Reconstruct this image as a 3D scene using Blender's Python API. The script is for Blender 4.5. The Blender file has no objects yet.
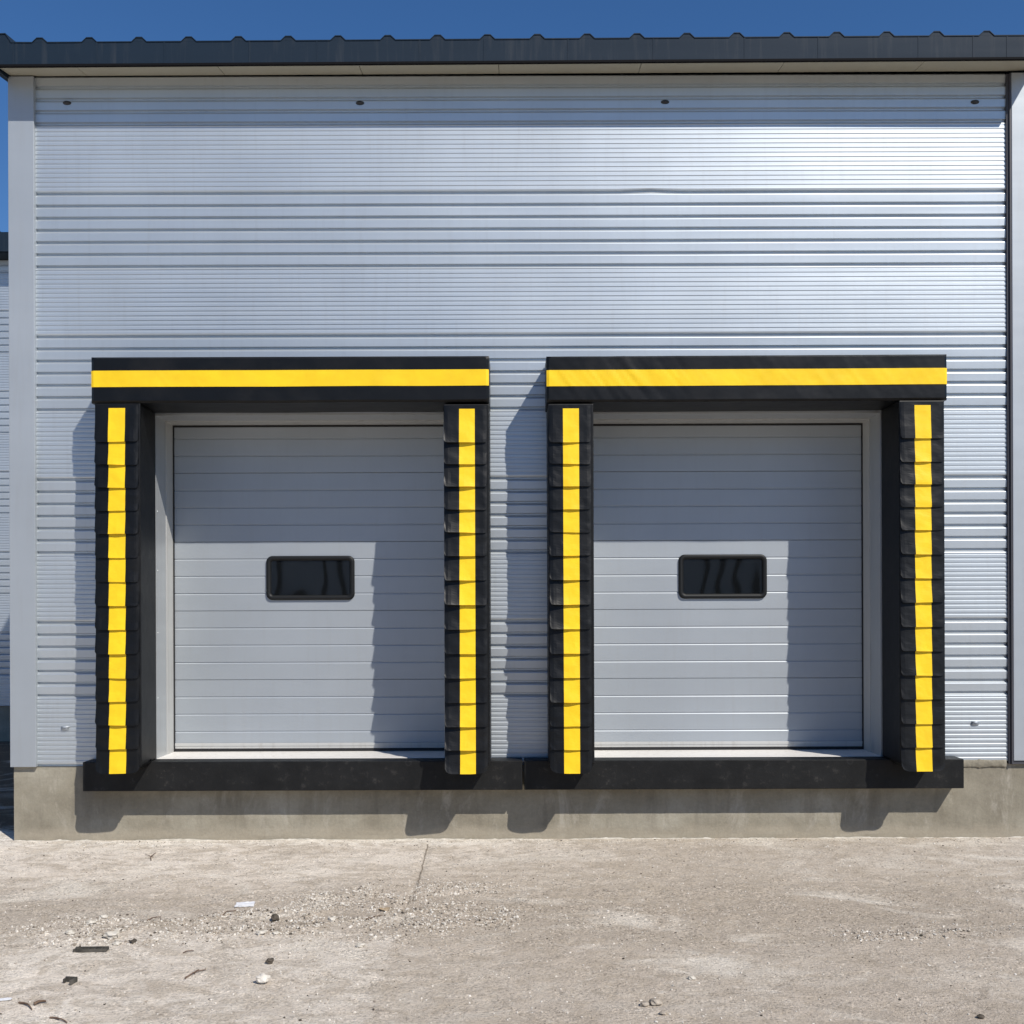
import bpy, bmesh, math, random
from mathutils import Vector, noise
R = math.radians
sc = bpy.context.scene
C = sc.collection
rnd = random.Random(7)

# ------------------------------------------------------------------ camera / light
DW = 7.21            # camera to wall distance (wall plane is y = 0)
EYE = 1.6
F = 1024.0
VX, VY = 518.0, 612.0
cd = bpy.data.cameras.new('camera'); cam = bpy.data.objects.new('camera', cd); C.objects.link(cam)
cam.location = (0, -DW, EYE)
cam.rotation_mode = 'XYZ'
cam.rotation_euler = (R(90), R(0.2), 0)
cd.sensor_width = 36; cd.lens = 36.0
cd.shift_x = -(VX-512)/1024; cd.shift_y = (VY-512)/1024
cd.clip_start = 0.05; cd.clip_end = 2000
sc.camera = cam

SUN = Vector((.284, -.353, .451)).normalized()
elev = math.asin(SUN.z); azim = math.atan2(SUN.x, SUN.y)
w = bpy.data.worlds.new('World'); sc.world = w; w.use_nodes = True
nt = w.node_tree; bg = nt.nodes['Background']
sky = nt.nodes.new('ShaderNodeTexSky'); sky.sky_type = 'NISHITA'; sky.sun_disc = False
sky.sun_elevation = elev; sky.sun_rotation = azim
sky.altitude = 0; sky.air_density = 1.0; sky.dust_density = 0.0; sky.ozone_density = 6.0
hs = nt.nodes.new('ShaderNodeHueSaturation'); hs.inputs['Saturation'].default_value = 1.16; hs.inputs['Hue'].default_value = .504
nt.links.new(sky.outputs[0], hs.inputs['Color']); nt.links.new(hs.outputs[0], bg.inputs[0]); bg.inputs[1].default_value = 0.09
sd = bpy.data.lights.new('sun', 'SUN'); so = bpy.data.objects.new('sun', sd); C.objects.link(so)
sd.energy = 4.15; sd.angle = R(0.5); sd.color = (1.0, .94, .85)
so.rotation_euler = SUN.to_track_quat('Z', 'Y').to_euler(); so.location = (4, -6, 9)
sc.view_settings.view_transform = 'Standard'; sc.view_settings.look = 'None'
sc.view_settings.exposure = 0.22; sc.view_settings.gamma = 1.0

# ------------------------------------------------------------------ materials
def mat(name, col, rough=.6, metal=0., spec=.5):
    m = bpy.data.materials.new(name); m.use_nodes = True
    b = m.node_tree.nodes['Principled BSDF']
    b.inputs['Base Color'].default_value = (*col, 1)
    b.inputs['Roughness'].default_value = rough
    b.inputs['Metallic'].default_value = metal
    b.inputs['Specular IOR Level'].default_value = spec
    return m
def nodes(m):
    return m.node_tree, m.node_tree.nodes['Principled BSDF']
def coord(t, scale=(1,1,1)):
    tc = t.nodes.new('ShaderNodeTexCoord'); mp = t.nodes.new('ShaderNodeMapping')
    mp.inputs['Scale'].default_value = scale
    t.links.new(tc.outputs['Object'], mp.inputs[0]); return mp.outputs[0]
def noi(t, co, scale, detail=4, rough=.55, dist=0):
    n = t.nodes.new('ShaderNodeTexNoise'); n.inputs['Scale'].default_value = scale
    n.inputs['Detail'].default_value = detail; n.inputs['Roughness'].default_value = rough
    n.inputs['Distortion'].default_value = dist
    t.links.new(co, n.inputs['Vector']); return n.outputs['Fac']
def ramp(t, fac, stops):
    r = t.nodes.new('ShaderNodeValToRGB')
    e = r.color_ramp.elements
    e[0].position, e[0].color = stops[0][0], (*stops[0][1], 1)
    e[1].position, e[1].color = stops[-1][0], (*stops[-1][1], 1)
    for p, c in stops[1:-1]:
        x = e.new(p); x.color = (*c, 1)
    t.links.new(fac, r.inputs[0]); return r.outputs[0]
def g(v): return (v, v, v)
def mix(t, fac, a, b, mode='MIX'):
    m = t.nodes.new('ShaderNodeMix'); m.data_type = 'RGBA'; m.blend_type = mode
    for s, v in ((0, fac), (6, a), (7, b)):
        if isinstance(v, (int, float)): m.inputs[s].default_value = v
        elif isinstance(v, tuple): m.inputs[s].default_value = (*v, 1)
        else: t.links.new(v, m.inputs[s])
    return m.outputs[2]
def math_(t, op, a, b=0., clamp=False):
    m = t.nodes.new('ShaderNodeMath'); m.operation = op; m.use_clamp = clamp
    for i, v in enumerate((a, b)):
        if isinstance(v, (int, float)): m.inputs[i].default_value = v
        else: t.links.new(v, m.inputs[i])
    return m.outputs[0]
def bump(t, b, h, strength, dist):
    n = t.nodes.new('ShaderNodeBump'); n.inputs['Strength'].default_value = strength
    n.inputs['Distance'].default_value = dist; t.links.new(h, n.inputs['Height'])
    t.links.new(n.outputs[0], b.inputs['Normal']); return n

def metal(name, col, rough, metalness, wave=.004, dirt=.0):
    m = mat(name, col, rough, metalness); t, b = nodes(m)
    co = coord(t, (1, 1, 1))
    v = noi(t, co, 1.3, 3)
    c = mix(t, 1.0, ramp(t, v, [(.3, tuple(x*.95 for x in col)), (.7, tuple(min(1, x*1.04) for x in col))]), (1, 1, 1), 'MULTIPLY')
    if dirt:
        st = noi(t, coord(t, (9, 9, .7)), 2.5, 5, .6)
        c = mix(t, ramp(t, st, [(.52, g(0)), (.75, g(dirt))]), c, (.30, .28, .25))
    t.links.new(c, b.inputs['Base Color'])
    r = ramp(t, noi(t, coord(t, (.3, .3, 3)), 3, 3), [(.3, g(rough*.96)), (.7, g(rough*1.05))])
    t.links.new(r, b.inputs['Roughness'])
    n2 = noi(t, coord(t, (.22, .55, 3.0)), 1.5, 2)
    n3 = noi(t, coord(t, (1, 1, 1)), 260, 2)
    h = math_(t, 'ADD', math_(t, 'MULTIPLY', n2, 1.0), math_(t, 'MULTIPLY', n3, .012))
    bump(t, b, h, 1.0, wave)
    return m
M = {}
M['panel'] = metal('silver_cladding_metal', (.535, .58, .615), .47, .68, .004, .10)
M['trim'] = metal('silver_trim_metal', (.39, .425, .46), .55, .40, .003, .12)
M['door'] = metal('grey_door_paint', (.378, .412, .445), .50, .35, .003, .10)
M['reveal'] = metal('pale_flashing_metal', (.46, .48, .49), .40, .45, .004, .25)
M['sill'] = metal('pale_sill_paint', (.70, .68, .65), .5, .0, .004, .35)
M['frame'] = metal('white_frame_paint', (.47, .475, .465), .5, .1, .004, .45)
M['dark_metal'] = metal('charcoal_fascia_metal', (.009, .020, .036), .65, .0, .004, .06)
M['dark_metal'].node_tree.nodes['Principled BSDF'].inputs['Specular IOR Level'].default_value = .2
M['soffit'] = metal('cream_soffit_metal', (.40, .38, .30), .55, .0, .004, .2)
M['black_gap'] = mat('black_rubber_seal', (.010, .010, .011), .6)
M['lip'] = mat('dark_drip_metal', (.006, .006, .007), .8, 0, .1)
M['joint_dark'] = mat('dark_joint_flashing', (.055, .055, .065), .5)

def fabric(name, col, rough):
    m = mat(name, col, rough, 0, .28); t, b = nodes(m)
    co = coord(t)
    v = noi(t, co, 6, 5, .6)
    d = noi(t, co, 2.1, 5, .7)
    c = ramp(t, v, [(.3, tuple(x*.9 for x in col)), (.7, tuple(min(1, x*1.06) for x in col))])
    c = mix(t, ramp(t, d, [(.5, g(0)), (.8, g(.03))]), c, (.30, .27, .23))
    t.links.new(c, b.inputs['Base Color'])
    n1 = noi(t, coord(t, (1, 1, 1.2)), 7, 2); n2 = noi(t, co, 420, 2)
    h = math_(t, 'ADD', n1, math_(t, 'MULTIPLY', n2, .03))
    bump(t, b, h, .8, .004)
    return m
M['black'] = fabric('black_vinyl', (.0030, .0036, .0045), .44)
M['yellow'] = fabric('yellow_vinyl', (.90, .595, .016), .5)
M['black_deep'] = fabric('black_vinyl_body', (.0030, .0036, .0045), .5)

def rubber():
    m = mat('scuffed_black_rubber', (.013, .014, .014), .55, 0, .25); t, b = nodes(m)
    co = coord(t)
    a = noi(t, co, 22, 6, .75); c1 = noi(t, coord(t, (1, 1, 1)), 5, 4, .6)
    sp = ramp(t, a, [(.55, g(0)), (.68, g(1))])
    sp2 = mix(t, 1.0, sp, ramp(t, c1, [(.42, g(0)), (.62, g(1))]), 'MULTIPLY')
    base = ramp(t, c1, [(.3, (.0045, .005, .0055)), (.75, (.014, .0145, .015))])
    c = mix(t, math_(t, 'MULTIPLY', sp2, .22), base, (.13, .12, .11))
    vo = t.nodes.new('ShaderNodeTexVoronoi'); vo.feature = 'F1'; vo.inputs['Scale'].default_value = 3.1
    t.links.new(co, vo.inputs['Vector'])
    ring = ramp(t, vo.outputs['Distance'], [(.055, g(0)), (.07, g(.10)), (.085, g(0))])
    c = mix(t, ring, c, (.12, .12, .12))
    t.links.new(c, b.inputs['Base Color'])
    bump(t, b, a, .6, .004)
    return m
M['rubber'] = rubber()

def concrete():
    m = mat('stained_concrete', (.3, .28, .24), .85, 0, .3); t, b = nodes(m)
    co = coord(t)
    big = noi(t, coord(t, (1, 1, 1.4)), 1.6, 5, .6)
    drip = noi(t, coord(t, (5, 5, .8)), 1.8, 5, .65, .3)
    fine = noi(t, co, 60, 4, .7)
    c = ramp(t, big, [(.34, (.225, .202, .155)), (.5, (.29, .265, .208)), (.66, (.36, .335, .272))])
    c = mix(t, ramp(t, drip, [(.50, g(0)), (.70, g(.40))]), c, (.15, .13, .10))
    wht = noi(t, coord(t, (3.2, 3.2, 1.1)), 1.7, 6, .7, .5)
    c = mix(t, ramp(t, wht, [(.56, g(0)), (.68, g(.6))]), c, (.44, .41, .35))
    # damp and dusty band at the foot of the wall
    s = t.nodes.new('ShaderNodeSeparateXYZ'); t.links.new(co, s.inputs[0])
    zz = math_(t, 'ADD', s.outputs[2], math_(t, 'MULTIPLY', noi(t, coord(t, (1, 1, 1)), 7, 4), -.10))
    low = ramp(t, zz, [(-.035, g(.75)), (.055, g(0))])
    c = mix(t, low, c, (.36, .32, .25))
    c = mix(t, .35, c, ramp(t, fine, [(.3, g(.55)), (.7, g(1.0))]), 'MULTIPLY')
    t.links.new(c, b.inputs['Base Color'])
    h = math_(t, 'ADD', math_(t, 'MULTIPLY', big, 1.0), math_(t, 'MULTIPLY', fine, .22))
    bump(t, b, h, .8, .010)
    return m
M['concrete'] = concrete()

def ground_mat():
    m = mat('dusty_concrete_yard', (.4, .37, .33), .95, 0, .2); t, b = nodes(m)
    co = coord(t)
    s = t.nodes.new('ShaderNodeSeparateXYZ'); t.links.new(co, s.inputs[0])
    X, Y = s.outputs[0], s.outputs[1]
    n1 = noi(t, coord(t, (.7, 1.3, 1)), 1.5, 6, .62, .4)
    n2 = noi(t, co, 9, 6, .7)
    n3 = noi(t, co, 70, 5, .75)
    n4 = noi(t, coord(t, (.9, 1.6, 1)), 3.4, 7, .68, .6)
    light, mid, dark = (.82, .745, .64), (.70, .615, .515), (.50, .43, .35)
    c = ramp(t, n1, [(.30, dark), (.46, mid), (.60, light), (.75, (.80, .73, .63))])
    c = mix(t, ramp(t, n4, [(.42, g(0)), (.62, g(.65))]), c, mid)
    # pale clean strip beside the wall
    yw = math_(t, 'ADD', Y, math_(t, 'MULTIPLY', math_(t, 'SUBTRACT', n4, .5), .9))
    near = ramp(t, math_(t, 'ADD', yw, 1.5), [(.25, g(0)), (.75, g(.62)), (1.35, g(.9))])
    near = t.nodes[-1].outputs[0] if False else near
    c = mix(t, near, c, (.78, .70, .60))
    edge = ramp(t, math_(t, 'ADD', Y, math_(t, 'ADD', .5, math_(t, 'MULTIPLY', n2, .3))), [(.42, g(0)), (.54, g(.75))])
    c = mix(t, edge, c, (.84, .79, .71))
    # darker band of dirt and gravel dust, wider to the right
    band0 = math_(t, 'ABSOLUTE', math_(t, 'ADD', Y, 1.75))
    band = math_(t, 'ADD', band0, math_(t, 'MULTIPLY', math_(t, 'SUBTRACT', n1, .5), -1.6))
    bm_ = ramp(t, band, [(.10, g(.9)), (.75, g(0))])
    c = mix(t, bm_, c, (.47, .405, .33))
    rt = ramp(t, math_(t, 'ADD', math_(t, 'ADD', math_(t, 'MULTIPLY', X, .42), math_(t, 'MULTIPLY', Y, -.22)), math_(t, 'MULTIPLY', n4, .75)), [(.15, g(0)), (.85, g(.62))])
    c = mix(t, rt, c, (.42, .355, .28))
    # pale slab at lower left
    sl = math_(t, 'MULTIPLY', math_(t, 'LESS_THAN', math_(t, 'ADD', X, math_(t, 'MULTIPLY', math_(t, 'SUBTRACT', n2, .5), .22)), -.60),
               math_(t, 'LESS_THAN', math_(t, 'ADD', Y, math_(t, 'MULTIPLY', math_(t, 'SUBTRACT', n2, .5), .5)), -2.1))
    c = mix(t, math_(t, 'MULTIPLY', math_(t, 'MULTIPLY', sl, ramp(t, n4, [(.35, g(.2)), (.6, g(1))])), .55), c, (.82, .75, .65))
    # blotches of dirt trodden into the dust
    bl = noi(t, coord(t, (1, 1.5, 1)), 5.5, 8, .75, .8)
    c = mix(t, ramp(t, bl, [(.47, g(0)), (.56, g(.55)), (.72, g(.75))]), c, (.45, .38, .295))
    bl2 = noi(t, coord(t, (1.2, 1.9, 1)), 11, 8, .75, .5)
    c = mix(t, ramp(t, bl2, [(.56, g(0)), (.66, g(.5))]), c, (.82, .76, .66))
    # ground behind the building's front line coloured dark, painting in the gap's shade
    c = mix(t, ramp(t, math_(t, 'ADD', Y, n2), [(.75, g(0)), (1.0, g(1))]), c, (.15, .115, .08))
    # large worn and stained areas
    big = noi(t, coord(t, (.8, 1.5, 1)), 1.1, 7, .66, 1.2)
    c = mix(t, ramp(t, big, [(.30, g(.55)), (.46, g(0))]), c, (.42, .355, .28))
    c = mix(t, ramp(t, big, [(.54, g(0)), (.66, g(.55))]), c, (.80, .74, .64))
    # slab joint
    jx = math_(t, 'ADD', math_(t, 'ADD', X, math_(t, 'MULTIPLY', Y, .03)), .632)
    jx = math_(t, 'ABSOLUTE', math_(t, 'ADD', jx, math_(t, 'MULTIPLY', math_(t, 'SUBTRACT', n2, .5), .035)))
    jm = math_(t, 'MULTIPLY', math_(t, 'LESS_THAN', jx, .0052), math_(t, 'MULTIPLY', math_(t, 'LESS_THAN', Y, -.12), math_(t, 'LESS_THAN', -1.75, Y) if False else math_(t, 'GREATER_THAN', Y, -1.55)))
    c = mix(t, math_(t, 'MULTIPLY', jm, .75), c, (.20, .165, .125))
    # grit: single grains, densest where dirt has gathered
    def grains(sc_, lo, hi):
        v = t.nodes.new('ShaderNodeTexVoronoi'); v.inputs['Scale'].default_value = sc_; v.inputs['Randomness'].default_value = 1
        t.links.new(co, v.inputs['Vector'])
        q = t.nodes.new('ShaderNodeSeparateXYZ'); t.links.new(v.outputs['Color'], q.inputs[0])
        return ramp(t, q.outputs[0], [(0, g(lo)), (.09, g(lo)), (.15, g(1.0)), (.85, g(1.0)), (.95, g(hi))]), v.outputs['Distance']
    g1, d1 = grains(150, .55, 1.45); g2, d2 = grains(70, .62, 1.35)
    gm = ramp(t, math_(t, 'ADD', noi(t, coord(t, (1, 1.5, 1)), 4, 6, .7), math_(t, 'MULTIPLY', bm_, .12)), [(.46, g(.06)), (.66, g(1))])
    c = mix(t, gm, c, g1, 'MULTIPLY'); c = mix(t, math_(t, 'MULTIPLY', gm, .7), c, g2, 'MULTIPLY')
    # specks
    c = mix(t, .85, c, ramp(t, n3, [(.32, g(.48)), (.47, g(1.0)), (.70, g(1.25))]), 'MULTIPLY')
    c = mix(t, .6, c, ramp(t, n2, [(.25, g(.76)), (.5, g(1.0)), (.75, g(1.12))]), 'MULTIPLY')
    t.links.new(c, b.inputs['Base Color'])
    h = math_(t, 'ADD', math_(t, 'MULTIPLY', n2, .45), math_(t, 'MULTIPLY', n3, .35))
    bump(t, b, h, 1.0, .032)
    return m
M['ground'] = ground_mat()
def stone_mat(name, a, bcol):
    m = mat(name, a, .9, 0, .2); t, b = nodes(m)
    n = noi(t, coord(t), 14, 3, .6)
    t.links.new(ramp(t, n, [(.35, a), (.65, bcol)]), b.inputs['Base Color'])
    bump(t, b, noi(t, coord(t), 150, 3), .6, .002)
    return m
M['stone'] = stone_mat('grey_stone', (.24, .205, .165), (.46, .405, .335))
M['stone_pale'] = stone_mat('pale_stone', (.52, .48, .415), (.72, .68, .61))
M['stone_mid'] = stone_mat('light_grey_stone', (.42, .385, .32), (.62, .58, .51))
M['clod'] = stone_mat('dark_clod', (.05, .045, .035), (.12, .10, .08))
M['twig'] = stone_mat('brown_twig', (.10, .065, .045), (.20, .14, .10))
M['foam'] = stone_mat('white_scrap', (.58, .59, .62), (.72, .73, .75))
M['black_plastic'] = stone_mat('black_plastic', (.045, .043, .038), (.12, .11, .095))
M['leaf'] = stone_mat('tan_leaf', (.36, .27, .17), (.46, .37, .26))

M['stone_mid0'] = stone_mat('pale_mortar', (.40, .37, .31), (.62, .58, .51))
def glass_mat():
    m = mat('dark_acrylic_pane', (.006, .007, .008), .03, 0, .9); t, b = nodes(m)
    n = noi(t, coord(t, (1.0, 1.0, 1.0)), 2.3, 1, .3, .2)
    bump(t, b, n, 1.0, .0062)
    return m
M['glass'] = glass_mat()
M['window_frame'] = mat('black_window_moulding', (.009, .010, .011), .5, 0, .3)
M['cap'] = mat('dark_fixing_cap', (.02, .02, .022), .5)
M['far_panel'] = metal('neighbour_cladding_metal', (.50, .55, .60), .45, .6, .006, .1)

# ------------------------------------------------------------------ mesh helpers
class MB:
    def __init__(s): s.v = []; s.f = []; s.mi = []
    def face(s, pts, mi=0):
        n = len(s.v); s.v += [tuple(p) for p in pts]; s.f.append(tuple(range(n, n+len(pts)))); s.mi.append(mi)
    def box(s, x0, x1, y0, y1, z0, z1, mi=0):
        n = len(s.v)
        s.v += [(x, y, z) for z in (z0, z1) for y in (y0, y1) for x in (x0, x1)]
        for q in ((0,2,3,1),(4,5,7,6),(0,1,5,4),(2,6,7,3),(0,4,6,2),(1,3,7,5)):
            s.f.append(tuple(n+i for i in q)); s.mi.append(mi)
    def prism_y(s, pts, y0, y1, mi=0):      # pts: (x, z) counter-clockwise seen from -y
        n = len(s.v); k = len(pts)
        s.v += [(x, y0, z) for x, z in pts] + [(x, y1, z) for x, z in pts]
        s.f.append(tuple(n+i for i in range(k))); s.mi.append(mi)
        s.f.append(tuple(n+k+i for i in reversed(range(k)))); s.mi.append(mi)
        for i in range(k):
            j = (i+1) % k
            s.f.append((n+i, n+k+i, n+k+j, n+j)); s.mi.append(mi)
    def grid(s, P, mi=0, mf=None):          # P[row][col]
        n = len(s.v); a = len(P); b = len(P[0])
        for r in P: s.v += [tuple(p) for p in r]
        for i in range(a-1):
            for j in range(b-1):
                s.f.append((n+i*b+j, n+i*b+j+1, n+(i+1)*b+j+1, n+(i+1)*b+j)); s.mi.append(mf(i, j) if mf else mi)
    def shell(s, P, off, mf=None):          # sheet with real thickness
        a = len(P); b = len(P[0]); n = len(s.v)
        for r in P: s.v += [tuple(p) for p in r]
        for r in P: s.v += [(p[0]+off[0], p[1]+off[1], p[2]+off[2]) for p in r]
        N = a*b
        for i in range(a-1):
            for j in range(b-1):
                m = mf(i, j) if mf else 0
                q = (n+i*b+j, n+i*b+j+1, n+(i+1)*b+j+1, n+(i+1)*b+j)
                s.f.append(q); s.mi.append(m)
                s.f.append(tuple(x+N for x in reversed(q))); s.mi.append(m)
        ring = [(0, j) for j in range(b)] + [(i, b-1) for i in range(1, a)] + [(a-1, j) for j in range(b-2, -1, -1)] + [(i, 0) for i in range(a-2, 0, -1)]
        for k in range(len(ring)):
            p = n+ring[k][0]*b+ring[k][1]; q = n+ring[(k+1) % len(ring)][0]*b+ring[(k+1) % len(ring)][1]
            jj = min(ring[k][1], ring[(k+1) % len(ring)][1]); jj = min(jj, b-2)
            s.f.append((p, p+N, q+N, q)); s.mi.append(mf(0, jj) if mf else 0)
    def build(s, name, mats, parent=None, bevel=0, smooth=False, segs=2, loc=None, tilt=0):
        if tilt: s.v = [(v[0], v[1]-(.0036*v[0] if v[1] < -.1 else 0), v[2]+tilt*v[0]) for v in s.v]
        me = bpy.data.meshes.new(name)
        off = Vector((0, 0, 0))
        p = parent
        while p is not None: off += p.location; p = p.parent
        if loc is not None: off += Vector(loc)
        me.from_pydata([tuple(Vector(v)-off) for v in s.v], [], s.f)
        if not isinstance(mats, (list, tuple)): mats = [mats]
        for m in mats: me.materials.append(m)
        for i, p_ in enumerate(me.polygons): p_.material_index = s.mi[i]
        bm = bmesh.new(); bm.from_mesh(me)
        bmesh.ops.recalc_face_normals(bm, faces=bm.faces) if bevel or smooth else None
        if bevel:
            bmesh.ops.bevel(bm, geom=[e for e in bm.edges if len(e.link_faces) == 2 and e.calc_face_angle(0) > .5], offset=bevel, segments=segs, profile=.6, affect='EDGES')
        bm.to_mesh(me); bm.free()
        if smooth:
            for p_ in me.polygons: p_.use_smooth = True
        o = bpy.data.objects.new(name, me); C.objects.link(o)
        if parent is not None: o.parent = parent
        if loc is not None: o.location = loc
        return o
def tag(o, label=None, cat=None, group=None, kind=None):
    if label: o['label'] = label
    if cat: o['category'] = cat
    if group: o['group'] = group
    if kind: o['kind'] = kind
    return o
def empty(name, loc, label, cat, group=None):
    o = bpy.data.objects.new(name, None); C.objects.link(o); o.location = loc; o.empty_display_size = .2
    return tag(o, label, cat, group)
def nz(x, y, z=0.): return noise.noise(Vector((x, y, z)))
def G(px, py):                              # a spot on the ground
    px, py = unroll(px, py)
    d = F*EYE/(py-VY); return ((px-VX)*d/F, d-DW)
def unroll(px, py):
    return px+(VY-py)*.0035, py-(VX-px)*.0035

# ------------------------------------------------------------------ ground
def gh(x, y):
    """relief of the yard, metres"""
    if y > -.02: return 0.
    f = min(1., (-y)/.15)
    h = .010*nz(x*.9, y*1.1, 3)+.006*nz(x*3.1, y*4.3, 1)+.0035*nz(x*11, y*13, 5)+.0022*nz(x*27, y*30, 8)
    rub = patch(x, y)
    h += rub*(.008+.010*nz(x*23, y*25, 11)+.006*nz(x*55, y*60, 14))
    dj = abs(x+.62+.012*nz(y*6, 0.3))
    if -2.0 < y < -.05 and dj < .012: h -= .008
    return h*f
patches = [(G(240, 925), .30, .22), (G(300, 925), .30, .25), (G(340, 900), .35, .22), (G(400, 925), .35, .28), (G(455, 890), .30, .16), (G(100, 935), .35, .2),(G(95, 925), .42, .20), (G(135, 940), .35, .12), (G(300, 915), .45, .18), (G(365, 905), .5, .22), (G(420, 915), .4, .2),
           (G(450, 887), .34, .10), (G(470, 915), .4, .25), (G(950, 932), .3, .12),
           (G(250, 930), .3, .2), (G(880, 937), .3, .10)]
def patch(x, y):
    s = 0.
    for (cx, cy), rx, ry in patches:
        q = ((x-cx)/rx)**2+((y-cy)/ry)**2
        if q < 4: s += math.exp(-q*1.6)
    return min(1., s)*max(0, .62+1.2*nz(x*5, y*7, 21))
def axis(lo, hi, flo, fhi, step, big):
    a = [flo]
    while a[-1] < fhi-1e-6: a.append(a[-1]+step)
    d = step
    left = [flo]; right = [a[-1]]
    while left[-1] > lo: d = min(d*1.5, big); left.append(left[-1]-d)
    d = step
    while right[-1] < hi: d = min(d*1.5, big); right.append(right[-1]+d)
    return list(reversed(left[1:]))+a+right[1:]
xs = axis(-260, 260, -4.6, 4.6, .024, 30); ys = axis(-260, 260, -4.2, .0, .020, 30)
gb = MB()
gb.grid([[(x, y, gh(x, y) if (-5.5 < x < 5.5 and -5.2 < y) else 0.) for x in xs] for y in ys])
go = gb.build('ground', M['ground'], smooth=True); tag(go, kind='structure')

# ------------------------------------------------------------------ ribbed cladding profile
KP = 1.0072
def clad_profile(zg, z0, z1):
    """(z, y) points from z1 down to z0. zg: height of the first groove of one panel; the pattern repeats each metre"""
    pts = []
    k = math.ceil(z1-zg)+1
    base = zg+k*KP
    while base > z0-1.2:
        for i in range(7):
            c = base-i*.0849*KP
            pts += [(c+.0105, 0.0028), (c+.0055, .0200), (c-.0035, .0200), (c-.0200, .0010), (c-.0235, 0.)]
        zt = base-.5325*KP
        for j in range(14):
            c = zt-j*.0322*KP
            pts += [(c, 0.), (c-.0035, .0036), (c-.0120, .0036), (c-.0160, 0.), (c-.030, 0.0)]
        base -= KP
    pts.sort(key=lambda p: -p[0])
    out = []
    for i, p in enumerate(pts):
        if z0 <= p[0] <= z1:
            if not out and i:
                q = pts[i-1]; t = (z1-p[0])/(q[0]-p[0]+1e-9); out.append((z1, p[1]+(q[1]-p[1])*t))
            out.append(p)
            last = i
    q = pts[last+1]; p = pts[last]; t = (p[0]-z0)/(p[0]-q[0]+1e-9); out.append((z0, p[1]+(q[1]-p[1])*t))
    return out
def clad(mb, x0, x1, zg, z0, z1, y=0., nx=1):
    pr = clad_profile(zg, z0, z1)
    cols = [x0+(x1-x0)*i/nx for i in range(nx+1)]
    def dy(x, z):
        # slight dent in one seam, and a small unevenness of the sheet
        d = .0016*nz(x*.8, z*1.3, 2)
        return d
    mb.grid([[(x, y+yy+dy(x, z), z+.010*math.exp(-((x-.93)/.13)**2)*math.exp(-((z-4.558)/.022)**2)) for x in cols] for z, yy in pr])

# ------------------------------------------------------------------ warehouse
WL, WR = -3.566, 3.60
OP = [(-2.546, -.52), (.485, 2.550)]       # door openings
ZS, ZT = .577, 2.991                      # sill, head of the openings
wh = empty('warehouse', (0, 0, 0), 'silver metal clad warehouse wall with two loading doors above a concrete base', 'warehouse')
mb = MB()
ZG = 4.558
CL, CR = -3.386, 3.446
clad(mb, CL, CR, ZG, ZT, 5.387, nx=60)
for a, b, n in ((CL, OP[0][0], 10), (OP[0][1], OP[1][0], 10), (OP[1][1], CR, 10)):
    clad(mb, a, b, ZG, .525, ZT, nx=n)
# return edges closing the bottom of the sheets
for a, b in ((CL, OP[0][0]), (OP[0][1], OP[1][0]), (OP[1][1], CR)):
    mb.face([(a, 0, .525), (b, 0, .525), (b, .08, .525), (a, .08, .525)])
mb.build('cladding', M['panel'], wh)
# corner trims
t = MB(); t.box(WL, CL, -.027, .06, .524, 5.37); t.build('corner_trim', M['trim'], wh, bevel=.003)
t = MB(); t.box(3.474, WR, -.030, .06, .545, 5.37); t.build('corner_trim', M['trim'], wh, bevel=.003)
t = MB(); t.box(CR+.001, 3.472, -.012, .05, .520, 5.37); t.box(3.4725, WR, -.020, .05, .520, .543)
t.box(3.462, 3.4735, -.026, -.0125, .520, 5.37)
t.build('joint_flashing', M['joint_dark'], wh)
# side and rear walls
t = MB()
pr = clad_profile(ZG, .5, 5.36)
t.grid([[(WL+.012+yy, yv, z) for yv in (.061, 12.)] for z, yy in pr])
t.grid([[(WR-.012-yy, yv, z) for yv in (.061, 12.)] for z, yy in pr])
t.box(WL+.04, WR-.04, 11.9, 12., .5, 6.9)
t.face([(WL+.012, .062, 5.36), (WL+.012, 12, 5.36), (WL+.012, 12, 7.15), ])
t.face([(WR-.012, .062, 5.36), (WR-.012, 12, 7.15), (WR-.012, 12, 5.36)])
t.build('side_wall', M['panel'], wh)
# plinth
t = MB()
n = 150
PX0, PX1 = -3.556, 3.595
P = []
for i, z in enumerate([-.05, 0, .03, .08, .15, .22, .3, .38, .45, .5, .522]):
    P.append([(PX0+(PX1-PX0)*j/n, .006+.003*nz(j*.3, i*.8)+(.002*nz(j*1.7, i*2.3)), z) for j in range(n+1)])
t.grid(P)
t.face([(PX0, .006, .522), (PX1, .006, .522), (PX1, .2, .522), (PX0, .2, .522)])
t.face([(PX0, .006, -.05), (PX0, .006, .522), (PX0, 12, .522), (PX0, 12, -.05)])
t.face([(PX1, .02, -.05), (PX1, 12, -.05), (PX1, 12, .522), (PX1, .006, .522)])
t.face([(PX0, 12, -.05), (PX0, 12, .522), (PX1, 12, .522), (PX1, 12, -.05)])
t.build('concrete_base', M['concrete'], wh, smooth=False)
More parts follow.
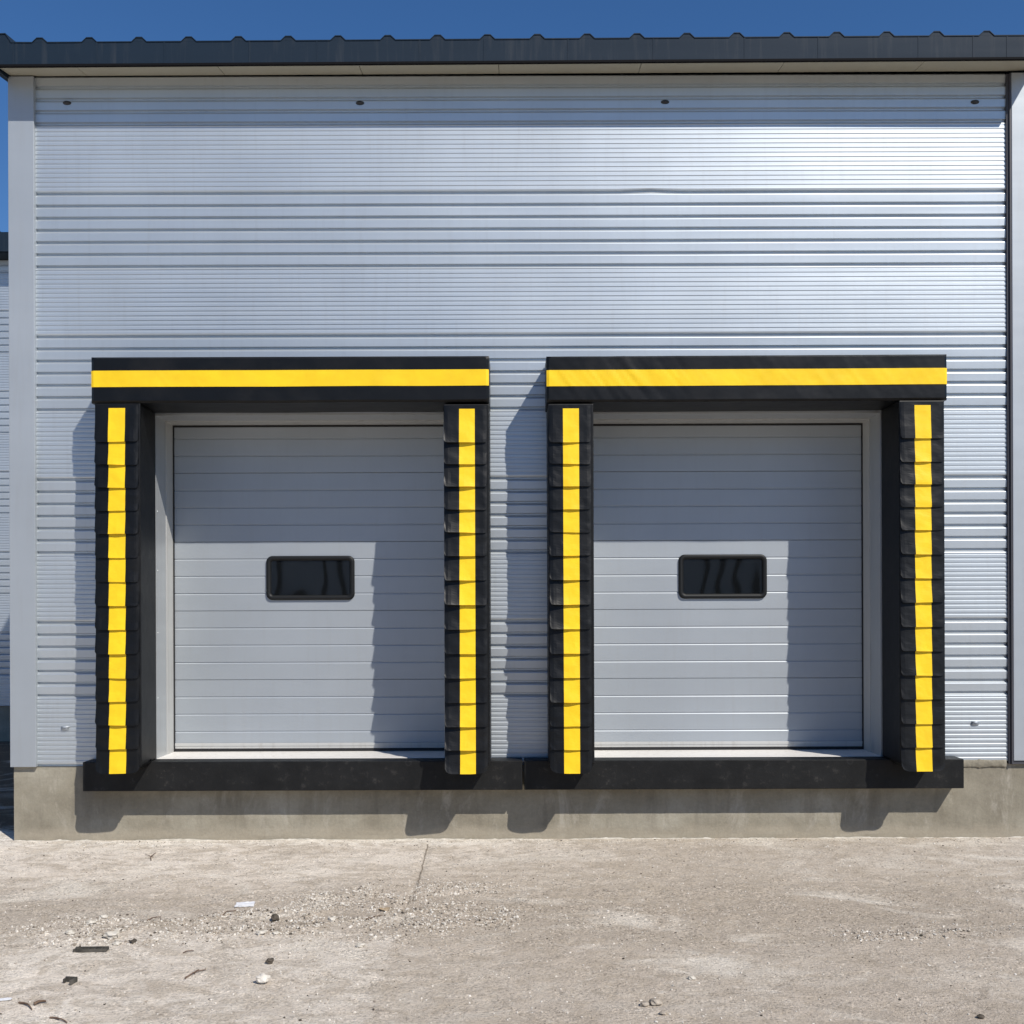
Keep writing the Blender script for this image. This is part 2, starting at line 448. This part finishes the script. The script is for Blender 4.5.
# rough mortar squeezed out on top of the base at the right and along the foot
t = MB()
x = 2.92
rows = []
N = 60
N = 110
for k in range(9):
    a = k/8
    row = []
    for j in range(N+1):
        xx = 3.02+(3.435-3.02)*j/N
        w_ = .030+.012*nz(xx*7, 4)+.009*nz(xx*26, 7)+.005*nz(xx*60, 9)
        b_ = .009+.004*nz(xx*14, 2)+.004*nz(xx*37, k*.7)
        ang = math.pi*a
        row.append((xx, .003-math.sin(ang)*b_, .520-math.cos(ang)*w_*(1. if a > .5 else .9)))
    rows.append(row)
t.grid(rows)
t.build('mortar_bead', M['concrete'], wh, smooth=True)
# ragged mortar line where the base meets the yard
rows = []; t = MB(); N = 420
for k in range(5):
    a = math.pi/2*k/4; row = []
    for j in range(N+1):
        xx = PX0+.004+(PX1-PX0-.008)*j/N
        h_ = max(.001, .006+.012*nz(xx*2.3, 31)+.008*nz(xx*11, 33)+.005*nz(xx*40, 35)); d_ = max(.003, .010+.016*nz(xx*3.1, 41)+.008*nz(xx*17, 43))
        row.append((xx, .002-d_*math.cos(a), -.002+h_*math.sin(a)))
    rows.append(row)
t.grid(rows); t.build('mortar_bead', M['stone_mid0'], wh, smooth=True)
# roof: fascia, soffit, drip, ribbed sheet
EO = .245
RX0, RX1 = -3.60, 3.61
t = MB()
t.prism_y([(RX0, 5.348), (RX1, 5.348), (RX1, 5.497), (RX0, 5.497)], -EO, -EO+.02)
x = -3.43
seams = [-3.43, -2.86, -2.40, -1.82, -1.36, -.66, -.22, .35, .93, 1.55, 2.05, 2.73, 3.10, 3.33]
for x in seams: t.box(x, x+.009, -EO-.002, -EO+.001, 5.349, 5.496)
fa = t.build('fascia', M['dark_metal'], wh, tilt=.0018)
t = MB(); t.box(RX0, RX1, -EO-.006, -EO+.016, 5.333, 5.3475)
t.build('drip_edge', M['lip'], wh, tilt=.0018)
t = MB()
b = [RX0+.045, -3.02, -2.05, -1.08, -.12, .86, 1.84, 2.80, RX1-.01]
for i in range(len(b)-1):
    x0, x1 = b[i]+.002, b[i+1]-.002
    n = len(t.v)
    t.v += [(x0, -EO+.018, 5.350), (x1, -EO+.018, 5.350), (x1, -.001, 5.390), (x0, -.001, 5.390),
            (x0, -EO+.018, 5.362), (x1, -EO+.018, 5.362), (x1, -.001, 5.402), (x0, -.001, 5.402)]
    for q in ((0,3,2,1),(4,5,6,7),(0,1,5,4),(1,2,6,5),(2,3,7,6),(3,0,4,7)): t.f.append(tuple(n+k for k in q)); t.mi.append(0)
t.build('soffit', M['soffit'], wh, tilt=.0018)
# barge boards following the roof slope
SL = .15
for x0, x1 in ((RX0, RX0+.04), (RX1-.04, RX1)):
    t = MB(); n = 0
    y0, y1 = -EO+.021, 12.3
    t.v += [(x0, y0, 5.333), (x1, y0, 5.333), (x1, y1, 5.333+SL*(y1-y0)), (x0, y1, 5.333+SL*(y1-y0)),
            (x0, y0, 5.51), (x1, y0, 5.51), (x1, y1, 5.51+SL*(y1-y0)), (x0, y1, 5.51+SL*(y1-y0))]
    for q in ((0,3,2,1),(4,5,6,7),(0,1,5,4),(1,2,6,5),(2,3,7,6),(3,0,4,7)): t.f.append(tuple(n+k for k in q)); t.mi.append(0)
    t.build('barge_board', M['dark_metal'], wh, tilt=.0018)
prof = []
x = RX0+.04
ribs = [(-3.245+.339*i) for i in range(21)]
prof += [(RX0-.03, 5.515), (RX0-.03, 5.558), (-3.479, 5.562), (-3.440, 5.502)]
for r in ribs:
    if r+.05 > RX1: break
    prof += [(r-.052, 5.500), (r-.020, 5.530), (r+.020, 5.530), (r+.052, 5.500)]
prof.append((RX1+.01, 5.500))
t = MB()
t.grid([[(x, -EO-.004, z) for x, z in prof], [(x, 12.3, z+SL*12.54) for x, z in prof]])
t.grid([[(x, -EO-.004, z-.006) for x, z in prof], [(x, -EO-.004, z) for x, z in prof]])
# closed rib ends (foam fillers) behind the sheet's front edge
for r in ribs:
    if r+.05 > RX1: break
    t.prism_y([(r-.050, 5.4975), (r+.050, 5.4975), (r+.019, 5.527), (r-.019, 5.527)], -EO+.0, -EO+.012)
t.prism_y([(RX0-.028, 5.49), (-3.442, 5.49), (-3.442, 5.498), (-3.481, 5.556), (RX0-.028, 5.552)], -EO+.001, -EO+.016)
t.build('roof', M['dark_metal'], wh, tilt=.0018)
# fixing caps
for px, py in ((67, 103), (360, 103), (665, 102), (975, 102), (65, 728), (975, 723)):
    px, py = unroll(px, py)
    X = (px-VX)*DW/F; Z = EYE+(VY-py)*DW/F
    t = MB(); rows = []
    low = py > 500
    for i in range(6):
        a = math.pi/2*i/5
        rr = .026*math.cos(a)+.001
        rows.append([(X+rr*math.cos(2*math.pi*j/14)*1.15, .004-.020*math.sin(a), Z+rr*math.sin(2*math.pi*j/14)*(.55 if not low else .4)-(.0 if not low else .3*rr)) for j in range(15)])
    t.grid(rows)
    if low:
        t.shell([[(X-.03, .004, Z+.012), (X, -.002, Z+.015), (X+.038, .003, Z+.013)], [(X-.022, -.012, Z+.002), (X, -.022, Z+.000), (X+.03, -.014, Z+.004)]], (0, .0015, 0))
    t.build('fixing_cap', M['cap'] if not low else M['trim'], wh, smooth=True)
# faint grout repair mark and scratches are part of the concrete material

# ---- openings and doors
def opening(x0, x1):
    t = MB()     # outer flashing ring, y 0 .. .20
    t.box(x0-.012, x0, -.004, .20, ZS, ZT+.012); t.box(x1, x1+.012, -.004, .20, ZS, ZT+.012)
    t.box(x0+.0005, x1-.0005, -.004, .20, ZT, ZT+.012)
    # edge folded onto the wall face
    t.box(x0-.055, x0-.013, -.007, -.0005, ZS, ZT+.012); t.box(x1+.013, x1+.055, -.007, -.0005, ZS, ZT+.012)
    for z in (1.0, 1.46, 1.9, 2.32, 2.75):
        for xx, sx in ((x0, 1), (x1, -1)):
            rows = []
            for i in range(4):
                a = math.pi/2*i/3
                rows.append([(xx+sx*.004*math.sin(a), .03+.006*math.cos(a)*math.cos(2*math.pi*j/8), z+.006*math.cos(a)*math.sin(2*math.pi*j/8)) for j in range(9)])
            t.grid(rows)
    t.build('opening_trim', M['reveal'], wh)
    t = MB()
    t.box(x0-.012, x0+.004, .203, .352, ZS, ZT+.012); t.box(x1-.004, x1+.012, .203, .352, ZS, ZT+.012)
    t.box(x0+.0045, x1-.0045, .203, .352, ZT-.006, ZT+.012)
    t.build('door_frame', M['frame'], wh)
    t = MB()
    t.box(x0-.05, x1+.05, -.002, .40, .53, ZS)
    t.build('sill', M['sill'], wh, bevel=.004)
def door(x0, x1, wx):
    y = .353
    a, b = x0+.012, x1-.012
    pr = []
    zt, zb = ZT-.02, .64
    marks = []
    z = 1.106-.509*2
    i = 0
    while z < 3.1:
        marks.append((z, i % 4 == 0)); z += .12725; i += 1
    pr.append((zt, 0))
    for z, joint in reversed(marks):
        if not (zb+.02 < z < zt-.02): continue
        if joint: pr += [(z+.004, 0), (z+.0015, .003), (z+.001, .009), (z-.001, .009), (z-.0015, .003), (z-.003, .0)]
        else: pr += [(z+.005, 0.0), (z+.002, .0045), (z-.0015, .0045), (z-.0085, .0003)]
    pr.append((zb, 0))
    t = MB(); cols = [a+(b-a)*i/24 for i in range(25)]
    t.grid([[(x, y+d+.0010*nz(x*1.2, z*1.4, 5), z) for x in cols] for z, d in pr])
    t.face([(a, y+.04, zb), (b, y+.04, zb), (b, y+.04, zt), (a, y+.04, zt)][::-1])
    dr = t.build('overhead_door', M['door'], wh)
    t = MB()
    t.box(a, b, y-.006, y+.03, .600, .6395); t.box(a, b, y-.010, y-.0061, .618, .6395)
    t.build('bottom_rail', M['frame'], dr, bevel=.002)
    t = MB(); t.box(a-.004, b+.004, y-.004, y+.028, .579, .5995); t.build('bottom_seal', M['black_gap'], dr, bevel=.003)
    t = MB()
    t.box(x0+.0005, a-.001, y-.012, y+.05, ZS+.002, ZT-.007); t.box(b+.001, x1-.0005, y-.012, y+.05, ZS+.002, ZT-.007)
    t.box(a, b, y-.012, y+.05, ZT-.019, ZT-.007)
    t.build('weather_seal', M['black_gap'], dr)
    # window
    W, H, rc = .652, .327, .045
    cz = 1.857
    def rr(w_, h_, r, n=6):
        out = []
        for cx, cy, a0 in ((w_/2-r, -h_/2+r, -90), (w_/2-r, h_/2-r, 0), (-w_/2+r, h_/2-r, 90), (-w_/2+r, -h_/2+r, 180)):
            for i in range(n+1):
                an = R(a0+90*i/n); out.append((cx+r*math.cos(an), cy+r*math.sin(an)))
        return out
    L = [(W, H, rc, .002), (W-.004, H-.004, rc, -.014), (W-.018, H-.018, rc-.007, -.021), (W-.052, H-.052, .026, -.019), (W-.072, H-.072, .018, -.008), (W-.076, H-.076, .016, .004)]
    rings = []
    for w_, h_, r, dy in L:
        q = rr(w_, h_, r); q.append(q[0]); rings.append([(wx+px, y+dy, cz+pz) for px, pz in q])
    t = MB(); t.grid(rings)
    win = t.build('window', M['window_frame'], dr, smooth=True)
    q = rr(W-.070, H-.070, .018)
    t = MB()
    nx_, nz_ = 24, 12
    hw, hh = (W-.07)/2, (H-.07)/2
    t.prism_y([(wx+p[0], cz+p[1]) for p in q], y-.003, y+.0045)
    t.build('window_pane', M['glass'], dr)
for (x0, x1), wx in zip(OP, (-1.531, 1.512)):
    opening(x0, x1); door(x0, x1, wx)

# ------------------------------------------------------------------ dock seals
PD = .353; PS = F/(DW-PD)      # pixels per metre on the pads' front plane
def fx(px): return (px-VX)/PS
def fz(py): return EYE+(VY-py)/PS
def side_pad(root, x0, x1, fx0, fx1, s0, s1, dz, flare, skew, seed, ey, big=(), taper=0.):
    rr_ = random.Random(seed)
    t = MB()
    yb, yf = -.0085, -PD+.006
    top = fz(402.5)+dz-.004
    t.prism_y([(x0, .579), (x1, .579), (x1, top), (x0, top)], yf, yb)
    if taper: t.v = [(v[0]-taper if v[1] > -.1 and v[0] > x0+.01 else v[0], v[1], v[2]) for v in t.v]
    body = t.build('side_pad', M['black_deep'], root, bevel=.007)
    zb = fz(ey[-1])
    t = MB()
    t.prism_y([(x0+.004, .578), (x0+.004, zb+.055), (x0+.028, zb+.022), (x0+.075, zb+.004), (x1-.075, zb+.004), (x1-.028, zb+.022), (x1-.004, zb+.055), (x1-.004, .578)], yf+.002, -.158)
    t.build('pad_foot', M['black_deep'], body, bevel=.004)
    # overlapping pleats
    edges = [fz(q) for q in ey]
    zt = top-.012
    cols = [0, .04, .12, .22]
    sa = (s0-fx0)/(fx1-fx0); sb = (s1-fx0)/(fx1-fx0)
    U = [0, .035, .09, .16*1, sa*.85, sa-.004, sa, sa+.004+(sb-sa)*.3, (sa+sb)/2, sb-(sb-sa)*.3, sb, sb+.004, 1-(1-sb)*.62, 1-(1-sb)*.33, .945, .98, 1]
    U = sorted(set(u for u in U if 0 <= u <= 1))
    for k, zb_ in enumerate(edges):
        a = zt if k == 0 else edges[k-1]+.028
        last = k == 14
        fl = flare*(.75+.5*rr_.random()); sk = skew*(.5+rr_.random())+(.020 if k in big else 0); jit = (rr_.random()-.5)*.005
        rc = .062 if last else .020
        rowsn = 12
        P = []
        ph = rr_.random()*50
        for i in range(rowsn+1):
            v = i/rowsn
            row = []
            for u in U:
                x = fx0+(fx1-fx0)*u
                xl = u*(fx1-fx0); xr = (1-u)*(fx1-fx0)
                lift = 0.
                for d in (xl, xr):
                    if d < rc: lift = max(lift, rc-math.sqrt(max(0, rc*rc-(rc-d)**2)))
                if last: lift *= .62
                bot = zb_+lift+jit*(u-.5)*2+.0025*nz(u*2.5, ph)
                z = a+(bot-a)*v
                f = fl*v**1.6 + sk*(1-u)**2*v**1.5 + .006*nz(u*3.1, v*2+ph, 4)*v+.0012*nz(u*9, v*5+ph, 6)
                bow = .004*math.sin(math.pi*u)*v
                # soft roundness towards the side edges
                edge = .006*(max(0, 1-xl/.03)**2+max(0, 1-xr/.03)**2)
                y = -PD+.001 - f - bow + edge
                row.append((x, y, z))
            P.append(row)
        t = MB()
        t.shell(P, (0, .003, 0), mf=lambda i, j: 1 if (k or i) and (U[j]+U[min(j+1, len(U)-1)])/2 > sa and (U[j]+U[min(j+1, len(U)-1)])/2 < sb else 0)
        t.build('pleat', [M['black'], M['yellow']], body)
    return body
def head_pad(root, x0, x1, z0, z1, s0, s1, tilt, wrk, seed):
    nx_, nzv = 150, 22
    def dis(x, z):
        u = (x-x0)/(x1-x0)
        d = .0022*nz(x*2.3, z*6, seed)+.0012*nz(x*9, z*11, seed+3)
        if wrk:
            amp = wrk*(.25+.75*max(0, 1-abs(u-.18)/.2))
            d += amp*.006*max(0, nz(x*9+z*7, z*1.4-x*1.2, seed+9))+amp*.004*nz(x*26+z*20, z*3, seed)
        return d
    def zc(x): return tilt*(x-(x0+x1)/2)
    t = MB()
    P = []
    r = .014
    zs_ = [z0+(z1-z0)*i/nzv for i in range(nzv+1)]
    X = [x0+(x1-x0)*i/nx_ for i in range(nx_+1)]
    def ed(x, z):
        e = 0
        for d in (x-x0, x1-x, z-z0, z1-z):
            if d < r: e = max(e, r-math.sqrt(max(0, r*r-(r-d)**2)))
        return e
    sags = lambda x: .004*nz(x*1.5, seed+1.5)
    for z in zs_: P.append([(x, -PD-dis(x, z)+ed(x, z)-.004, z+zc(x)+sags(x)*(1-(z-z0)/(z1-z0))) for x in X])
    t.grid(P)
    # body: top, bottom, ends
    n0 = [P[0][i] for i in range(nx_+1)]; n1 = [P[-1][i] for i in range(nx_+1)]
    t.grid([[(p[0], -.0085, p[2]) for p in n0], n0]); t.grid([n1, [(p[0], -.0085, p[2]+.02) for p in n1]])
    for j, sgn in ((0, 1), (-1, -1)):
        col = [P[i][j] for i in range(nzv+1)]
        bk = [(p[0], -.0085, p[2]+.02*(i/nzv)) for i, p in enumerate(col)]
        t.grid([col, bk] if sgn < 0 else [bk, col])
    body = t.build('head_pad', M['black'], root, smooth=False)
    for p_ in body.data.polygons: p_.use_smooth = True
    m = body.modifiers.new('edge', 'EDGE_SPLIT'); m.split_angle = R(35)
    t = MB(); P = []
    zs_ = [s0+(s1-s0)*i/8 for i in range(9)]
    X = [x0+.001+(x1-x0-.002)*i/nx_ for i in range(nx_+1)]
    for z in zs_: P.append([(x, -PD-dis(x, z)+ed(x, z)*.9-.0065, z+zc(x)+sags(x)*(1-(z-z0)/(z1-z0))) for x in X])
    t.shell(P, (0, .0018, 0))
    st = t.build('stripe', M['yellow'], body)
    return body
zt_, zb_, s1_, s0_ = fz(355.6), fz(401.4), fz(369.4), fz(385.6)
EL = [y-1.4 for y in (442, 465, 488, 511, 534, 558, 582, 606, 630, 654, 678.3, 701.8, 725.2, 749.2, 773.6)]
EM = [442.7, 464.4, 486.8, 509.7, 532.6, 556, 580.3, 604.8, 629.3, 653.8, 678, 702.6, 726.6, 750, 773.4]
ER = [y+1.4 for y in (438.6, 462, 484.5, 507.2, 530.4, 554.4, 578.4, 602.5, 627, 651.2, 675.5, 699.3, 723.8, 747.3, 771.2)]
sl = empty('dock_seal', (fx(290), 0, .577), 'black padded loading dock seal with yellow stripes around the left door', 'dock seal', 'dock seals around the loading doors')
head_pad(sl, fx(91.8), fx(489.8), zb_, zt_, s0_, s1_, 0.0, .25, 4)
side_pad(sl, fx(95.0), fx(140.6), fx(95.4), fx(138.8), fx(109.2), fx(125.8), .009, .010, .006, 11, EL, (), .018)
side_pad(sl, fx(444.2), fx(489.6), fx(444.6), fx(487.5), fx(459.8), fx(475.4), -.004, .012, .024, 12, EM)
sr = empty('dock_seal', (fx(747), 0, .577), 'black padded loading dock seal with wrinkled yellow head stripe around the right door', 'dock seal', 'dock seals around the loading doors')
head_pad(sr, fx(547.2), fx(948.0), zb_-.002, zt_-.002, s0_-.004, s1_-.004, .0022, 1.0, 17)
side_pad(sr, fx(548.6), fx(594.2), fx(549.8), fx(591.5), fx(563.6), fx(579.6), -.004, .011, .009, 13, EM, (7, 8, 11))
side_pad(sr, fx(900.0), fx(945.4), fx(900.6), fx(944.6), fx(915.2), fx(931.4), .010, .010, .010, 14, ER)

# ------------------------------------------------------------------ bumper rails
BS = F/(DW-.15)
for x0, x1, lab in ((82, 521.8, 'long scuffed black rubber bumper rail under the left loading door'),
                    (523.7, 963.5, 'long scuffed black rubber bumper rail under the right loading door')):
    a, b = (x0-VX)/BS, (x1-VX)/BS
    t = MB(); t.box(a, b, -.15, -.004, .373, .5755)
    bm_ = empty('bumper_rail', ((a+b)/2, 0, .383), lab, 'dock bumper', 'rubber bumper rails')
    t.build('rubber_block', M['rubber'], bm_, bevel=.006)

# ------------------------------------------------------------------ neighbouring building, left and further back
nb = empty('warehouse', (-14, 5.6, 0), 'distant silver clad building with dark eave, partly hidden at the left edge', 'warehouse')
t = MB(); clad(t, -24, -3.9, 5.39, .45, 6.02, y=5.6, nx=2)
t.grid([[(-3.9-yy, yv, z) for yv in (5.6, 16.)] for z, yy in clad_profile(5.39, .45, 6.02)])
t.build('cladding', M['far_panel'], nb)
t = MB(); t.box(-24, -3.92, 5.63, 15.9, -.02, .449); t.build('concrete_base', M['concrete'], nb)
t = MB(); t.box(-24.2, -3.7, 5.33, 5.36, 6.04, 6.27); t.box(-24.2, -3.7, 5.361, 5.62, 6.03, 6.05)
t.face([(-24.2, 5.33, 6.275), (-3.7, 5.33, 6.275), (-3.7, 16, 7.6), (-24.2, 16, 7.6)])
for i in range(60):
    r = -24+.339*i
    t.prism_y([(r-.05, 6.271), (r+.05, 6.271), (r+.02, 6.305), (r-.02, 6.305)], 5.33, 9)
t.build('roof', M['dark_metal'], nb)

# ------------------------------------------------------------------ building across the yard (what the panes mirror)
ob = empty('factory_building', (0, -38, 0), 'pale metal building across the yard, seen only mirrored in the door windows', 'building')
t = MB(); t.box(-30, 22, -52, -38, 0, 7.0)
t.build('wall', M['far_panel'], ob)
t = MB()
for i in range(42): t.box(-29.6+1.2*i, -29.3+1.2*i, -37.999, -37.8, .0, 6.9)  # dark ribs added for the stripes mirrored in the panes
t.build('dark_rib', M['lip'], ob)
t = MB(); t.box(-30.3, 22.3, -52.3, -37.6, 7.01, 7.4); t.build('roof', M['dark_metal'], ob)

# ------------------------------------------------------------------ gravel and litter
t = MB()
r2 = random.Random(3)
ico = []
bmi = bmesh.new(); bmesh.ops.create_icosphere(bmi, subdivisions=1, radius=1)
iv = [v.co.copy() for v in bmi.verts]; ifc = [[v.index for v in f.verts] for f in bmi.faces]; bmi.free()
def stone(mb, x, y, s, rd, mi=0, flat=.6, sink=.25, z=None, asp=1.5):
    n = len(mb.v); a = rd.random()*6.28; ca, sa = math.cos(a), math.sin(a)
    sx, sy = s*(.7+rd.random()*(asp-.7)), s*(.6+.5*rd.random()); sz = s*flat*(.7+.6*rd.random())
    zz = (gh(x, y) if z is None else z)+sz*(1-2*sink)*.8
    for v in iv:
        k = .75+.5*rd.random()
        vx, vy = v.x*sx*k, v.y*sy*k
        mb.v.append((x+vx*ca-vy*sa, y+vx*sa+vy*ca, zz+v.z*sz*k))
    for f in ifc: mb.f.append(tuple(n+i for i in f)); mb.mi.append(mi)
cnt = 0
while cnt < 26000:
    x = r2.uniform(-3.6, 3.6); y = r2.uniform(-3.9, -.03)
    d = patch(x, y)
    base = .05+.10*max(0, nz(x*2, y*2.5, 40))+(.30 if y > -.07 else 0)+.10*max(0, nz(x*.9+3, y*1.4, 60))
    if r2.random() > min(1, d*1.4+base): continue
    s = .0012+.0048*r2.random()**3+ (.0035*r2.random()**4 if d > .2 else 0)
    q = r2.random()
    stone(t, x, y, s*(1.1 if d > .3 else 1), r2, 0 if q < .42 else (1 if q < .94 else 2), .7)
    cnt += 1
tag(t.build('gravel', [M['stone'], M['stone_pale'], M['clod']]), 'loose pale gravel and crumbs of rubble strewn over the dusty concrete yard', 'gravel', kind='stuff')

def pebble(px, py, wpx, label, m='stone_mid', name='stone', cat='stone', flat=.5, group=None):
    x, y = G(px, py); s = wpx/2/(F/(y+DW))
    mb = MB(); rd = random.Random(int(px*7+py))
    bmi = bmesh.new(); bmesh.ops.create_icosphere(bmi, subdivisions=3, radius=1)
    a = rd.random()*3
    for v in bmi.verts:
        k = 1+.42*nz(v.co.x*1.3+a, v.co.y*1.3, v.co.z*1.3+a*3)+.16*nz(v.co.x*3.4, v.co.y*3.4, v.co.z*3.4+a)
        v.co *= k
    n = [(v.co.x*s, v.co.y*s*.75, v.co.z*s*flat) for v in bmi.verts]
    mb.v = n; mb.f = [tuple(v.index for v in f.verts) for f in bmi.faces]; mb.mi = [0]*len(mb.f); bmi.free()
    zb = min(v[2] for v in n)
    gz = min(gh(x+dx, y+dy) for dx in (-s*.6, 0, s*.6) for dy in (-s*.4, 0, s*.4))
    o = mb.build(name, M[m]); o.location = (x, y, gz-zb-s*.08)
    return tag(o, label, cat, group)
pebble(112, 940, 15, 'largest flat pale stone in the rubble patch behind the black plastic strip')
pebble(70, 936, 9, 'small pale stone at the left end of the rubble patch')
pebble(91, 926, 9, 'small rounded pale stone amid the rubble patch at the left')
pebble(104, 918, 10, 'narrow pale stone at the back of the left rubble patch', flat=.35)
pebble(117, 946, 8, 'small pale stone just in front of the largest flat stone')
pebble(261, 936, 9, 'pale pebble in front of the dark clod')
pebble(276, 936, 7, 'lesser pale pebble right of another one, in front of the dark clod')
pebble(263, 984, 13, 'upright white stone standing alone near the front left of the yard', m='stone_pale', flat=.75)
pebble(275, 921, 8, 'dark brown clod lying at the left end of the gravel drift', 'clod', 'clod', 'clod', .9)
pebble(270, 964, 8, 'small dark clod lying alone between the gravel drift and the white stone', 'clod', 'clod', 'clod', .7)
pebble(332, 921, 8, 'bright white pebble within the gravel drift at centre left')
pebble(361, 948, 9, 'pale pebble on the bare slab left of the joint')
pebble(645, 1005, 10, 'left one of three grey stones huddled at the front centre', 'stone')
pebble(656, 1004, 13, 'largest of three grey stones huddled at the front centre', 'stone')
pebble(664, 1014, 8, 'smallest of three grey stones huddled at the front centre', 'stone')
pebble(692, 979, 8, 'small pale stone lying alone behind the three grey stones')
pebble(981, 1018, 8, 'small dark stone near the front right corner', 'clod')

def twig(px0, py0, px1, py1, r, label, m='twig', name='twig', cat='twig', bend=.06, fork=False):
    a = Vector((*G(px0, py0), 0)); b = Vector((*G(px1, py1), 0))
    c = (a+b)/2; mb = MB(); d = (b-a); L = d.length; d.normalize(); nrm = Vector((-d.y, d.x, 0))
    def tube(p0, p1, r0, bnd, seed):
        rows = []; n = 8
        dd = (p1-p0); l = dd.length; dn = dd.normalized(); nn = Vector((-dn.y, dn.x, 0))
        for i in range(n+1):
            u = i/n
            q = p0+dd*u+nn*(bnd*l*math.sin(math.pi*u)+.04*l*nz(u*5, seed))
            q.z = gh(q.x, q.y)+r0*1.0+.004*math.sin(math.pi*u)
            rr_ = r0*(1-.45*u)
            rows.append([q+nn*rr_*math.cos(k*math.pi/3)+Vector((0, 0, rr_*math.sin(k*math.pi/3))) for k in range(7)])
        mb.grid(rows)
        mb.face(rows[0][:6]); mb.face(rows[-1][:6][::-1])
    tube(a, b, r, bend, px0)
    if fork: tube(a+(b-a)*.45, a+(b-a)*.9+nrm*L*.28, r*.7, .05, px1)
    o = mb.build(name, M[m], loc=(c.x, c.y, 0), smooth=True)
    return tag(o, label, cat)
twig(19, 1003, 32, 1010, .0045, 'short thick brown twig at the front left corner')
twig(50, 1017, 67, 1022, .004, 'brown twig closest to the bottom edge at the left')
twig(34, 1006, 46, 1003, .007, 'curled brown bark piece at the front left corner', name='bark_piece', cat='bark')
twig(185, 979, 206, 971, .0038, 'brown twig on pale ground left of the upright white stone', fork=True)
twig(147, 922, 161, 918, .0035, 'reddish brown twig right of the rubble patch')
twig(222, 918, 236, 912, .0035, 'thin brown twig below the white scrap')
twig(151, 861, 156, 853, .003, 'little forked twig near the wall under the left bumper rail', fork=True)
twig(183, 954, 194, 952, .003, 'tiny thin twig right of the black plastic strip')
twig(366, 922, 382, 917, .003, 'thin reddish twig in the gravel drift beside the tan leaf')

# flat scraps
def sheet(px, py, w_, d_, th, ang, m, name, label, cat, seed, curl=.0):
    x, y = G(px, py); n = 8; mb = MB()
    P = []
    for i in range(n+1):
        row = []
        for j in range(n+1):
            u, v = j/n-.5, i/n-.5
            k = 1+.25*nz(u*3+seed, v*3)
            X = u*w_*k; Y = v*d_*k
            xx = x+X*math.cos(ang)-Y*math.sin(ang); yy = y+X*math.sin(ang)+Y*math.cos(ang)
            row.append((xx, yy, gh(xx, yy)+.004+th+curl*(u*u*4+v*v)*.5+th*.5*nz(u*6+seed, v*6, 2)))
        P.append(row)
    mb.shell(P, (0, 0, -th)); 
    o = mb.build(name, M[m], loc=(x, y, 0), bevel=0)
    return tag(o, label, cat)
sheet(245, 906, .105, .065, .010, .2, 'foam', 'foam_scrap', 'flat white foam scrap lying left of the gravel drift', 'scrap', 3)
sheet(385, 912, .05, .045, .002, .4, 'leaf', 'dry_leaf', 'curled tan dry leaf lying on the gravel drift', 'leaf', 8, .012)
sheet(133, 944, .03, .03, .004, .9, 'clod', 'bark_chip', 'dark brown chip right of the largest flat stone', 'chip', 5, .008)
sheet(5, 1001, .05, .02, .004, .1, 'foam', 'foam_scrap', 'thin white scrap at the left edge of the yard', 'scrap', 12)
# black plastic strip: a shallow channel with ribs
x, y = G(91, 952)
mb = MB(); L = .155
c_, s_ = math.cos(.03), math.sin(.03)
def tr(u, v, z): return (x+u*c_-v*s_, y+u*s_+v*c_, z+gh(x, y)+.003)
def tbox(u0, u1, v0, v1, z0, z1):
    n = len(mb.v)
    mb.v += [tr(u, v, z) for z in (z0, z1) for v in (v0, v1) for u in (u0, u1)]
    for q in ((0,2,3,1),(4,5,7,6),(0,1,5,4),(2,6,7,3),(0,4,6,2),(1,3,7,5)): mb.f.append(tuple(n+i for i in q)); mb.mi.append(0)
tbox(-L/2, L/2, -.02, .02, 0, .004); tbox(-L/2, L/2, -.02, -.016, .0041, .014); tbox(-L/2, L/2, .016, .02, .0041, .014)
for k in range(5): tbox(-L/2+.002+k*L/5.0, -L/2+.007+k*L/5.0, -.0158, .0158, .0041, .012)
tag(mb.build('plastic_strip', M['black_plastic'], loc=(x, y, 0)), 'black plastic channel strip lying in front of the left rubble patch', 'plastic strip')
x, y = G(69, 983)
mb = MB(); c_, s_ = math.cos(-.15), math.sin(-.15)
tbox(-.025, .028, .012, .020, 0, .020); tbox(.020, .028, -.03, .0118, 0, .020); tbox(-.025, -.017, -.006, .0118, 0, .016)
tag(mb.build('plastic_bracket', M['black_plastic'], loc=(x, y, 0)), 'small dark angled bracket lying on the ground in front of the plastic strip', 'bracket')
